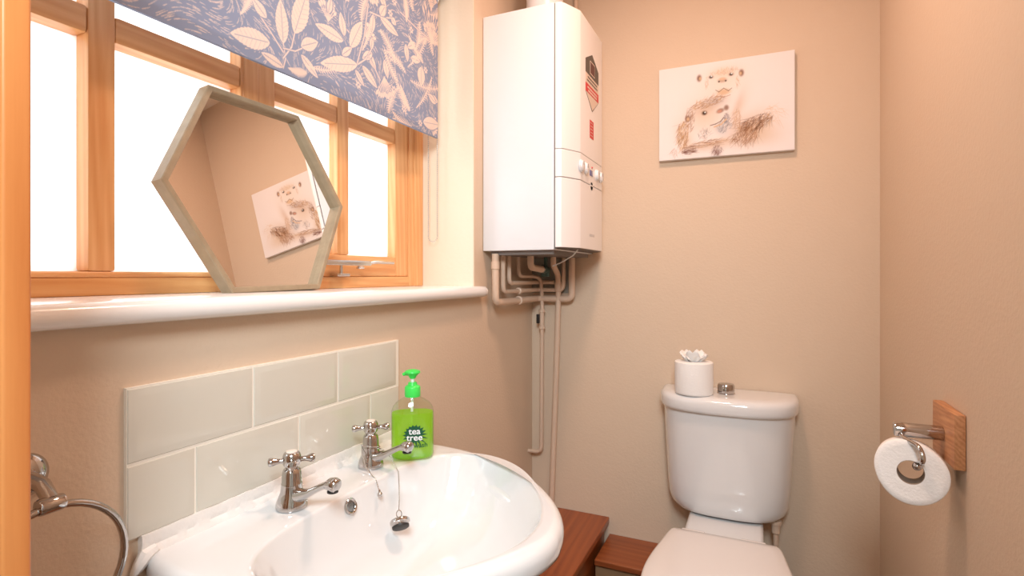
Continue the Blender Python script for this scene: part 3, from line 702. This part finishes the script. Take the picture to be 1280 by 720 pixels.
# ------------------------------------------------------------------ TAPS
def tap(x, y, ang, label):
    z0 = BZ+.0005
    t = thing('basin_tap', (x, y, z0), label, 'tap', 'chrome cross head taps on the basin')
    build('tap_body', MB().lathe([(.0250, 0), (.0255, .003), (.0248, .008), (.0230, .014), (.0200, .020), (.0178, .026), (.0170, .034), (.0166, .038)], (x, y, z0), 32)
          .lathe([(.0166, .036), (.0168, .040), (.0158, .042), (.0152, .057), (.0134, .063), (.0090, .066)], (x, y, z0), 32), M['chrome'], t, smooth=50)
    sp = MB(); rings = []
    for X_, Z_, hw, hh in ((.004, .017, .0150, .0150), (.018, .020, .0130, .0130), (.036, .0275, .0098, .0090), (.056, .0390, .0086, .0074), (.074, .0480, .0084, .0070), (.080, .0510, .0108, .0096), (.089, .0510, .0116, .0110), (.0950, .0490, .0114, .0108), (.0970, .0480, .0100, .0092)):
        rings.append([(x+X_+.28*hh*math.sin(2*PI*k/20), y+hw*math.cos(2*PI*k/20), z0+Z_+hh*math.sin(2*PI*k/20)) for k in range(20)])
    sp.loft(rings); build('tap_spout', sp, M['chrome'], t, smooth=50)
    build('tap_outlet', MB().lathe([(.0088, 0), (.0088, .0022), (.0060, .0022)], (x+.0880, y, z0+.0405), 20, axis=(0, 0, -1)), M['dark'], t)
    h = MB().lathe([(.0070, .062), (.0100, .066), (.0138, .071), (.0148, .078), (.0144, .085), (.0126, .0895), (.0105, .091)], (x, y, z0), 28)
    for k in range(4):
        a = ang+k*PI/2; d_ = Vector((math.cos(a), math.sin(a), 0))
        h.lathe([(.0052, .010), (.0042, .017), (.0046, .023), (.0066, .028), (.0074, .032), (.0064, .0355), (.0025, .037)], (x, y, z0+.0775), 16, axis=d_)
    build('cross_handle', h, M['chrome'], t, smooth=50)
    build('tap_button', MB().lathe([(.0092, .0905), (.0088, .0925), (.004, .0935)], (x, y, z0), 24), mat('white_tap_button', srgb(236, 224, 214), .15), t)
    return t
tap(.068, .671, math.radians(47), 'nearer chrome cross head tap at the left of the basin')
tap(.062, .880, math.radians(40), 'further chrome tap by the green soap bottle with a plug chain')

# plug and chain
def chain(mb, pts_, step=.0034, r=.0014):
    P = [Vector(p) for p in pts_]
    L = 0
    for i in range(len(P)-1):
        n = max(1, int((P[i+1]-P[i]).length/step))
        for k in range(n): mb.sphere(tuple(P[i].lerp(P[i+1], k/n)), r, 6)
    mb.tube(pts_, .0005, 5)
PX, PY, PZ = .166, .836, .708
pc = thing('basin_plug', (PX, PY, PZ), 'chrome and rubber basin plug hanging from the far tap on a ball chain', 'plug')
pn = Vector((-.50, .45, .70)).normalized(); pcn = Vector((PX, PY, PZ))
build('plug_disc', MB().lathe([(.0150, -.005), (.0160, -.002), (.0185, 0), (.0188, .004), (.0175, .006), (.004, .0072), (.003, .010), (.0008, .011)], pcn, 30, axis=pn), M['chrome'], pc)
build('plug_rubber', MB().lathe([(.0125, -.0095), (.0155, -.0085), (.0160, -.0052), (.004, -.005)], pcn, 26, axis=pn), M['dark'], pc)
tp_ = pcn+pn*.011
lk = MB(); e1 = pn.cross(Vector((0, 0, 1))).normalized(); up_ = Vector((-.1, .0, 1)).normalized()
lk.tube([tuple(tp_+up_*.006+e1*.005*math.cos(2*PI*k/14)+up_*.007*math.sin(2*PI*k/14)) for k in range(14)], .0009, 6, closed=True)
build('split_ring', lk, M['steel'], pc)
cc = MB()
chain(cc, [(.100, .884, BZ+.030), (.112, .884, BZ+.018), (.128, .882, BZ-.002), (.140, .868, BZ-.022), (.150, .855, BZ-.044), tuple(tp_+up_*.013)])
ck = [(.062+.0178*math.cos(t), .880+.0178*math.sin(t), BZ+.041-.004*math.sin(t)) for t in [(-2.6)+k*(5.4)/14 for k in range(15)]]
chain(cc, ck+[(.085, .885, BZ+.036), (.100, .884, BZ+.030)])
chain(cc, [ck[0], (.060, .856, BZ+.030), (.078, .846, BZ+.012), (.096, .838, BZ+.004), (.116, .829, BZ-.003), (.128, .823, BZ-.018)])
build('ball_chain', cc, M['steel'], pc)
build('chain_end', MB().sphere((.131, .821, BZ-.024), .0052, 12).tube([(.131, .821, BZ-.024), (.128, .823, BZ-.016)], .0022, 8), M['steel'], pc)
# ------------------------------------------------------------------ SPLASHBACK
tl = MB(); tl.box(0.0, .0056, .4478, 1.0495, BZ+.028, 1.0185, mi=1)
def tile(y0, y1, z0, z1):
    g = .0012; b = .006
    a = [(.0035, y0+g, z0+g), (.0035, y1-g, z0+g), (.0035, y1-g, z1-g), (.0035, y0+g, z1-g)]
    rings = []
    for ins_, xx in ((0, .0035), (0, .0052), (.0015, .0068), (.010, .0088), (.013, .0090)):
        rings.append([(xx, y0+g+ins_, z0+g+ins_), (xx, y1-g-ins_, z0+g+ins_), (xx, y1-g-ins_, z1-g-ins_), (xx, y0+g+ins_, z1-g-ins_)])
    tl.loft(rings, 0, False, True)
for a, b in ((.447, .647), (.647, .847), (.847, 1.040)): tile(a, b, .915, 1.018)
for a, b in ((.447, .545), (.545, .746), (.746, .947), (.947, 1.050)): tile(a, b, .812, .914)
build('tiled_splashback', tl, [M['tile'], M['grout']], smooth=20, label='two staggered rows of pale grey green glazed wall tiles behind the basin', cat='splashback')

# ------------------------------------------------------------------ HANDWASH BOTTLE
hx, hy, hz = .106, .962, BZ+.0005
hb = thing('handwash_bottle', (hx, hy, hz), 'clear pump bottle of green tea tree handwash on the basin corner', 'soap bottle')
dirc = Vector((.776-hx, 0-hy, 0)).normalized(); ha = math.atan2(dirc.y, dirc.x)+PI/2
A_, B_ = .0445, .027
def ovr(prof_, mb, mi=0, a=A_, b=B_):
    rings = []
    for s_, z_ in prof_:
        r_ = []
        for k in range(40):
            t_ = 2*PI*k/40; c_, n_ = math.cos(t_), math.sin(t_)
            # round off towards a circle near the neck
            q = min(1, max(0, (s_-.30)/.4)); aa = a*s_; bb = (b*q+a*(1-q))*s_ if s_ < .7 else b*s_
            x_, y_ = aa*math.copysign(abs(c_)**.85, c_), bb*math.copysign(abs(n_)**.85, n_)
            r_.append((hx+x_*math.cos(ha)-y_*math.sin(ha), hy+x_*math.sin(ha)+y_*math.cos(ha), hz+z_))
        rings.append(r_)
    mb.loft(rings, mi); return mb
build('bottle_shell', ovr([(.86, 0), (.95, .002), (1, .007), (1, .092), (.985, .100), (.92, .108), (.78, .116), (.58, .122), (.34, .127), (.33, .131)], MB()), M['shell'], hb, smooth=60)
build('handwash_liquid', ovr([(.84, .0015), (.93, .003), (.975, .008), (.975, .092), (.955, .0955)], MB()), M['liquid'], hb, smooth=60)
build('pump_collar', MB().lathe([(.0160, .128), (.0165, .130), (.0165, .147), (.0150, .150), (.0105, .152), (.0085, .158)], (hx, hy, hz), 28), M['green'], hb)
build('pump_stem', MB().lathe([(.0038, .156), (.0038, .172)], (hx, hy, hz), 14), M['white'], hb)
pd = Vector((math.cos(ha+PI*.92), math.sin(ha+PI*.92), 0))
build('pump_head', MB().lathe([(.0060, .166), (.0085, .171), (.0135, .1755), (.0165, .1785), (.0155, .182), (.0080, .1845), (.002, .185)], (hx, hy, hz), 26)
      .tube([(hx, hy, hz+.175), tuple(Vector((hx, hy, hz+.1765))+pd*.014), tuple(Vector((hx, hy, hz+.1735))+pd*.021)], [.0055, .0048, .0030], 10), M['green'], hb)
build('dip_tube', MB().tube([(hx, hy, hz+.13), (hx-.004, hy+.001, hz+.06), (hx-.008, hy+.003, hz+.012)], .0028, 8), M['white'], hb)
def wrap(x_, z_, lift):
    """put a flat design point on the front of the oval body"""
    c_ = max(-.98, min(.98, x_/A_)); t_ = -math.acos(c_); n_ = math.sin(t_); cc = c_
    sgn = lambda q: math.copysign(abs(q)**.85, q)
    # invert the rounding for the x position
    t_ = math.acos(math.copysign(abs(c_)**(1/.85), c_)); n_ = math.sin(t_)
    y_ = B_*abs(n_)**.85+lift
    return (hx+x_*math.cos(ha)+y_*math.sin(ha)*1, hy+x_*math.sin(ha)-y_*math.cos(ha)*1, hz+z_)
lbm = MB()
c0 = (.004, .053); bur = []
for k in range(36):
    a = 2*PI*k/36; rr2 = (.0265 if k % 2 == 0 else .0165)*(1+.15*math.sin(3*k)); bur.append((c0[0]+rr2*1.0*math.cos(a), c0[1]+rr2*.95*math.sin(a)))
nr = 5
vs = [wrap(*c0, .0006)]; fs = []
for j in range(1, nr+1):
    for p in bur: vs.append(wrap(c0[0]+(p[0]-c0[0])*j/nr, c0[1]+(p[1]-c0[1])*j/nr, .0006))
for k in range(36): fs.append((0, 1+k, 1+(k+1) % 36))
for j in range(nr-1):
    for k in range(36): a0 = 1+j*36+k; a1 = 1+j*36+(k+1) % 36; fs.append((a0, a0+36, a1+36, a1))
lbm.add(vs, fs, 0)
for txt, size, cx_, cz_, mi, lift, bold in (('tea', .0185, .004, .0550, 1, .0010, 1), ('tree', .0185, .004, .0420, 1, .0010, 1), ('handwash', .0135, .003, .0270, 0, .0010, 1)):
    tv, tf = text_mesh(txt, size)
    lbm.add([wrap(cx_+v.x*1.05, cz_+v.y, lift) for v in tv], tf, mi)
build('printed_label', lbm, [M['leafprint'], M['white']], hb, smooth=0, label='dark green leaf burst reading tea tree handwash')

# ------------------------------------------------------------------ TOWEL RING
tr = thing('towel_ring', (.0, .343, .93), 'chrome towel ring on the wall left of the tiles, beside the door frame', 'towel ring')
build('wall_rose', MB().lathe([(.026, 0), (.0265, .003), (.024, .007), (.018, .010), (.012, .013)], (0, .336, .938), 30, axis=(1, 0, 0)), M['chrome'], tr)
build('ring_bracket', MB().tube([(.008, .336, .938), (.03, .343, .930), (.048, .343, .916)], [.010, .0085, .008], 16).lathe([(.0085, -.016), (.0095, -.014), (.0095, .006), (.0085, .009), (.004, .0105)], (.050, .345, .912), 20, axis=(0, 1, 0)), M['chrome'], tr)
rp = []
for k in range(48):
    a = 2*PI*k/48; rp.append((.050-.012*(1-math.sin(a))*.5, .340+.083*math.cos(a), .826+.083*math.sin(a)))
build('ring', MB().tube(rp, .0045, 12, closed=True), M['chrome'], tr)

# ------------------------------------------------------------------ CANVAS PRINT
PYF = YB-.020
cp_ = thing('canvas_print', (.665, YB-.01, 1.55), 'white canvas print of two brown otters hanging above the toilet', 'picture')
PX0, PX1, PZ0, PZ1 = .468, .873, 1.552, 1.858
build('stretched_canvas', MB().box(PX0, PX1, PYF, YB-.001, PZ0, PZ1, bev=.002), M['canvas'], cp_)
pw, ph = PX1-PX0-.003, PZ1-PZ0-.003
pa = Paint(pw, ph, .0011, srgb(234, 226, 224))
def ot(x, y):                 # design coordinates 0..1 from the upper left
    return x*pw, (1-y)*ph
BR1, BR2, BR3, TAN, GOLD, INK, PUR, BLU = srgb(120, 74, 44), srgb(168, 120, 82), srgb(84, 52, 38), srgb(214, 180, 146), srgb(206, 164, 104), srgb(50, 38, 36), srgb(120, 80, 84), srgb(120, 128, 144)
def wash(x, y, rx, ry, ang, col, al): X_, Y_ = ot(x, y); pa.blob(X_, Y_, rx*pw, ry*pw, ang, col, al)
def fur(x, y, rx, ry, ang, spread, n, L, cols, al=.6, w_=.0008, rot_=0.0):
    for _ in range(n):
        a, r_ = rng.random()*2*PI, math.sqrt(rng.random()); fx, fy = rx*r_*math.cos(a), ry*r_*math.sin(a)
        fx, fy = fx*math.cos(rot_)-fy*math.sin(rot_), fx*math.sin(rot_)+fy*math.cos(rot_)
        X_, Y_ = ot(x, y); X_ += fx*pw; Y_ += fy*pw; b = ang+rng.normal()*spread; l_ = L*pw*(.5+rng.random())
        pa.stroke(X_, Y_, X_+l_*math.cos(b), Y_+l_*math.sin(b), w_, w_*.4, cols[int(rng.random()*len(cols))], al*(.4+.6*rng.random()))
wash(.50, .22, .17, .12, 0, srgb(228, 204, 172), .35); wash(.50, .12, .10, .04, 0, GOLD, .30)
wash(.36, .56, .17, .15, .3, GOLD, .38); wash(.38, .47, .13, .05, .3, BR2, .35); wash(.66, .76, .12, .09, .5, BR2, .45); wash(.38, .88, .17, .03, .15, BR2, .3); wash(.60, .52, .03, .14, -.3, BR2, .25); wash(.20, .78, .06, .12, .4, TAN, .6); wash(.44, .42, .08, .03, 0, BLU, .25)
wash(.72, .74, .17, .12, .5, TAN, .6); wash(.80, .84, .14, .08, 0, GOLD, .25); wash(.45, .88, .16, .05, .15, TAN, .45)
wash(.48, .72, .035, .05, .9, BLU, .45); wash(.45, .96, .035, .045, 0, PUR, .5); wash(.62, .50, .05, .12, -.4, TAN, .3)
fur(.37, .43, .15, .035, .5, .5, 260, .030, [BR2, GOLD, BR1], .5, rot_=.25)
fur(.24, .60, .035, .10, 1.3, .4, 130, .035, [BR2, BR1], .5)
fur(.19, .74, .045, .12, -1.9, .35, 260, .04, [BR2, BR1, GOLD], .6)
fur(.375, .21, .012, .05, -1.5, .4, 26, .02, [BR2, GOLD], .4)
fur(.60, .22, .012, .05, -1.5, .4, 26, .02, [BR2, GOLD], .4)
fur(.52, .60, .02, .05, -1.2, .4, 60, .03, [BR1, BLU], .5)
fur(.50, .12, .11, .025, 1.5, .5, 80, .02, [GOLD, BR2], .4)
fur(.74, .68, .12, .055, -2.3, .5, 330, .055, [BR1, BR2, BR3], .6, rot_=.35)
fur(.66, .82, .10, .05, -2.0, .6, 200, .05, [BR1, BR2], .55)
fur(.60, .63, .03, .10, -1.9, .5, 90, .04, [BR2, TAN], .6)
fur(.36, .86, .17, .025, .15, .25, 170, .05, [BR2, TAN, BR1], .55, rot_=.12)
fur(.22, .93, .05, .02, .1, .3, 60, .04, [BR1, PUR], .7)
fur(.45, .93, .04, .04, -1.7, .5, 70, .03, [PUR, BR1], .6)
fur(.50, .70, .05, .05, .9, .4, 60, .03, [BLU, INK], .5)
fur(.35, .76, .05, .04, 1.4, .7, 60, .03, [INK, BLU, BR2], .45)
fur(.85, .62, .08, .07, -.8, .6, 60, .05, [TAN, GOLD], .4)
fur(.12, .92, .03, .04, -2, .5, 30, .03, [BR2], .4)
def dot(x, y, r_, col, al=1, sy=1, ang=0): X_, Y_ = ot(x, y); pa.blob(X_, Y_, r_*pw, r_*pw*sy, ang, col, al, 2.0)
# upper head
for ex_, ey_ in ((.405, .155), (.555, .155)): dot(ex_, ey_, .024, BR2, .45, .7); dot(ex_, ey_, .015, INK, .95, .8); dot(ex_+.004, ey_-.008, .006, srgb(250, 250, 250))
dot(.315, .15, .020, BR1, .9, 1.5); dot(.322, .155, .010, TAN, .9, 1.5); dot(.63, .155, .020, BR1, .9, 1.5); dot(.624, .16, .010, TAN, .9, 1.5)
dot(.49, .205, .036, BR2, .6, .55); dot(.49, .19, .026, srgb(226, 190, 160), .8, .5); dot(.465, .215, .008, INK, .9); dot(.515, .215, .008, INK, .9)
dot(.50, .33, .055, TAN, .9, .5); pa.poly([ot(.44, .30), ot(.465, .325), ot(.50, .29), ot(.535, .325), ot(.56, .30)], .0010, BR3, .7)
pa.poly([ot(.45, .37), ot(.50, .385), ot(.55, .37)], .001, BR2, .7)
# lower head
dot(.355, .53, .026, BR2, .6, .8); dot(.355, .53, .019, INK, .95, .9); dot(.36, .523, .006, srgb(250, 250, 250))
dot(.475, .525, .032, BR1, .8, .6, .3); dot(.47, .53, .02, srgb(206, 150, 130), .8, .6, .3); dot(.52, .50, .02, BR1, .8, 1.2)
dot(.225, .57, .022, BR1, .8, 1.3); dot(.228, .575, .012, TAN, .9, 1.3)
pa.poly([ot(.40, .67), ot(.44, .66), ot(.48, .635), ot(.50, .60)], .0013, BR3, .8); pa.poly([ot(.43, .69), ot(.48, .67), ot(.52, .62)], .0022, TAN, .9)
for k in range(4): pa.poly([ot(.20+.0*k, .885+.017*k), ot(.25, .88+.017*k), ot(.29, .885+.012*k)], .0008, BR1, .7)
po = pa.to_object('otter_print', print_mat('watercolour_print', 0.8), (PX0+.0015, PYF, PZ0+.0015), (1, 0, 0), (0, 0, 1), (0, -.0006, 0), cp_)

# ------------------------------------------------------------------ TOILET
TX = .682
to = thing('toilet', (TX, 1.5, 0), 'white close coupled toilet against the back wall', 'toilet')
def dsh(hw, yb, yf, n=48, p=2.6, z_=0, cx_=TX):
    """D outline: straight at the back wall side, bowed to the front"""
    pts_ = []
    for k in range(n+1):
        t = PI*k/n; c_, s_ = math.cos(t), math.sin(t)
        pts_.append((cx_+hw*math.copysign(abs(c_)**(2/p), c_), yb-(yb-yf)*abs(s_)**(2/p), z_))
    return pts_
YW = YB-.004
cs = MB()
rows = [(.105, .437, .055), (.135, .439, .028), (.158, .446, .012), (.171, .460, .005), (.177, .480, .002), (.1815, .53, 0), (.1865, .62, 0), (.1915, .72, 0), (.1935, .764, 0)]
cs.loft([dsh(hw, YW, 1.712+dy+(.764-z_)*.03, p=3.0, z_=z_) for hw, z_, dy in rows])
build('cistern', cs, M['ceramic'], to, smooth=60)
cl = MB()
rows = [(.196, .757, 1.706), (.201, .760, 1.699), (.203, .767, 1.696), (.203, .786, 1.696), (.2015, .794, 1.698), (.197, .800, 1.703), (.190, .804, 1.712), (.16, .8055, 1.74)]
cl.loft([dsh(hw, YW, yf, p=3.0, z_=z_) for hw, z_, yf in rows])
build('cistern_lid', cl, M['ceramic'], to, smooth=60)
bt = build('flush_button', MB().lathe([(.026, 0), (.0265, .003), (.0245, .004), (.0250, .006), (.0245, .026), (.0220, .031), (.010, .033), (.001, .0335)], (.681, 1.800, .8045), 28), M['chrome'], to)
# pan: neck platform and bowl
pn_ = MB()
def egg(hw, yb, yf, z_, n=56, bk=.75):
    pts_ = []; yc_ = yb-(yb-yf)*.46
    for k in range(n):
        t = 2*PI*k/n; c_, s_ = math.cos(t), math.sin(t)
        if s_ >= 0: pts_.append((TX+hw*math.copysign(abs(c_)**bk, c_), yc_+(yb-yc_)*abs(s_)**bk, z_))
        else: pts_.append((TX+hw*c_, yc_-(yc_-yf)*abs(s_)**.95, z_))
    return pts_
pn_.loft([egg(.115, 1.80, 1.42, 0), egg(.112, 1.80, 1.43, .03), egg(.10, 1.78, 1.40, .12), egg(.12, 1.77, 1.30, .24), egg(.155, 1.74, 1.19, .34), egg(.168, 1.73, 1.14, .385), egg(.170, 1.72, 1.13, .41), egg(.165, 1.715, 1.135, .416)])
pn_.box(TX-.106, TX+.104, 1.60, 1.80, .30, .437, bev=.012, seg=4)
build('toilet_pan', pn_, M['ceramic'], to, smooth=60)
def lidsh(hw, yb, yf, z_, n=40, bw=.72):
    H_ = [(bw*hw, yb), (bw*hw+.10*hw, yb-.012), (.90*hw, yb-.09), (.97*hw, yb-.17), (hw, yb-.25), (.95*hw, yb-.33), (.78*hw, yb-.40), (.42*hw, yb-.45), (0, yf)]
    S_ = smoothline([(a, b) for a, b in H_], 6); return [(TX+a+.004, b, z_) for a, b in S_]+[(TX-a+.004, b, z_) for a, b in S_[::-1][1:]]
def lr(d, z_): return lidsh(.172-d, 1.600-d, 1.600-.468+d, z_)
build('toilet_seat', MB().loft([lr(.006, .418), lr(.001, .421), lr(0, .428), lr(.003, .434)]), M['seat'], to, smooth=50)
build('seat_lid', MB().loft([lr(.004, .436), lr(.000, .439), lr(0, .448), lr(.002, .453), lr(.008, .4565), lr(.03, .4585), lr(.09, .460)]), M['seat'], to, smooth=50)
for sx_ in (-.078, .078): build('seat_hinge', MB().lathe([(.011, -.03), (.012, -.028), (.012, .028), (.011, .03)], (TX+sx_, 1.612, .438), 16, axis=(1, 0, 0)), M['seat'], to)
build('fill_valve', MB().lathe([(.008, 0), (.012, .004), (.012, .028), (.016, .03), (.016, .04)], (TX+.137, 1.80, .40), 16).tube([(TX+.137, 1.80, .40), (TX+.137, 1.80, .0)], .0075, 10), M['pipe'], to)

# spare toilet roll on the cistern
sx0, sy0, sz0 = .590, 1.765, .806
sr = thing('toilet_roll', (sx0, sy0, sz0), 'spare toilet roll with crumpled tissue in its top, standing on the cistern lid', 'toilet roll')
build('paper_roll', MB().lathe([(.0545, 0), (.0565, .002), (.057, .006), (.057, .092), (.0565, .096), (.054, .098), (.022, .098), (.021, .094), (.021, .06)], (sx0, sy0, sz0), 48, cap1=True), M['paper'], sr)
cr = MB(); random.seed(5)
for q in range(9):
    a = q*2*PI/9+.3; c1 = Vector((sx0+.006*math.cos(a), sy0+.006*math.sin(a), sz0+.085)); tip = Vector((sx0+.036*math.cos(a+.2), sy0+.030*math.sin(a+.2), sz0+.120+.010*math.sin(q*2.3)))
    sd = Vector((-math.sin(a), math.cos(a), 0)); G1 = []
    for i in range(5):
        u = i/4; row = []
        for j in range(5):
            v = j/4-.5; wdt = .014+.044*math.sin(PI*min(1, u*1.05)*.62)*(1-u*.45)
            p = c1.lerp(tip, u)+sd*v*wdt+Vector((0, 0, .004*math.sin(u*3)+(.005 if j % 2 else -.002)*u+random.uniform(-.0012, .0012)))
            row.append(tuple(p))
        G1.append(row)
    cr.loft(G1, cap0=False, cap1=False, closed=False)
cro = build('tissue_tuft', cr, M['paper'], sr, smooth=25)
sd_ = cro.modifiers.new('thick', 'SOLIDIFY'); sd_.thickness = .0008

# ------------------------------------------------------------------ TOILET ROLL HOLDER on right wall
ho = thing('toilet_roll_holder', (XR, 1.23, .80), 'chrome toilet roll holder on a small oak block on the right wall', 'toilet roll holder')
HY = 1.218
build('oak_block', MB().box(XR-.017, XR-.0005, 1.155, 1.283, .838, .932, bev=.002), M['oak_v'], ho)
build('holder_post', MB().lathe([(.0125, 0), (.0130, .001), (.0130, .071), (.0122, .0735), (.0110, .074)], (XR-.017, HY, .884), 28, axis=(-1, 0, 0)), M['chrome'], ho)
RC = Vector((1.018, 1.165, .822))                        # centre of the near face
yaw, pit = math.radians(-11.5), math.radians(-9)
RQ = Matrix.Rotation(yaw, 3, 'Z')@Matrix.Rotation(pit, 3, 'X')   # roll axis (local y) swings round towards the doorway
def rl(x, y, z_): return tuple(RC+RQ@Vector((x, y, z_)))
RD, RO, RI = .070, .0545, .0205
a0_ = rl(.008, -.003, .0165)
build('swing_arm', MB().tube(fillet([(XR-.084, HY, .880), (XR-.080, HY-.030, .874), (XR-.066, 1.150, .873), (XR-.062, 1.138, .850), a0_, rl(.008, .03, .0165), rl(.008, RD+.01, .0165)], .022, 8), .0042, 12).sphere(rl(.009, -.002, .0125), .0072, 12), M['chrome'], ho)
hr = thing('toilet_roll', tuple(RC+Vector((0, 0, -.055))), 'part used toilet roll hanging on the chrome holder', 'toilet roll')
def rr3(r_, y, hole=False):
    o_ = []
    for k in range(72):
        t = 2*PI*k/72; q = r_ if hole else r_*(1+.045*math.cos(2*(t-2.35)))+(.0012*math.sin(t*3+1) if r_ > .05 else 0)
        o_.append(rl(q*math.cos(t), y, q*math.sin(t)))
    return o_
pr = MB()
prf = [(RI, .0), (RI+.008, -.0006), (RI+.016, .0004), (RI+.024, -.0005), (RO-.002, .0), (RO, .002), (RO, RD-.002), (RO-.002, RD), (RI, RD)]
pr.loft([rr3(r_, y, r_ < .03) for r_, y in prf], cap0=False, cap1=False)
build('paper_roll', pr, M['paper'], hr, smooth=50)
build('card_core', MB().loft([rr3(RI, .0002, True), rr3(RI, RD-.0002, True), rr3(RI-.0008, RD-.0002, True), rr3(RI-.0008, .0002, True), rr3(RI, .0002, True)], cap0=False, cap1=False), M['card'], hr)
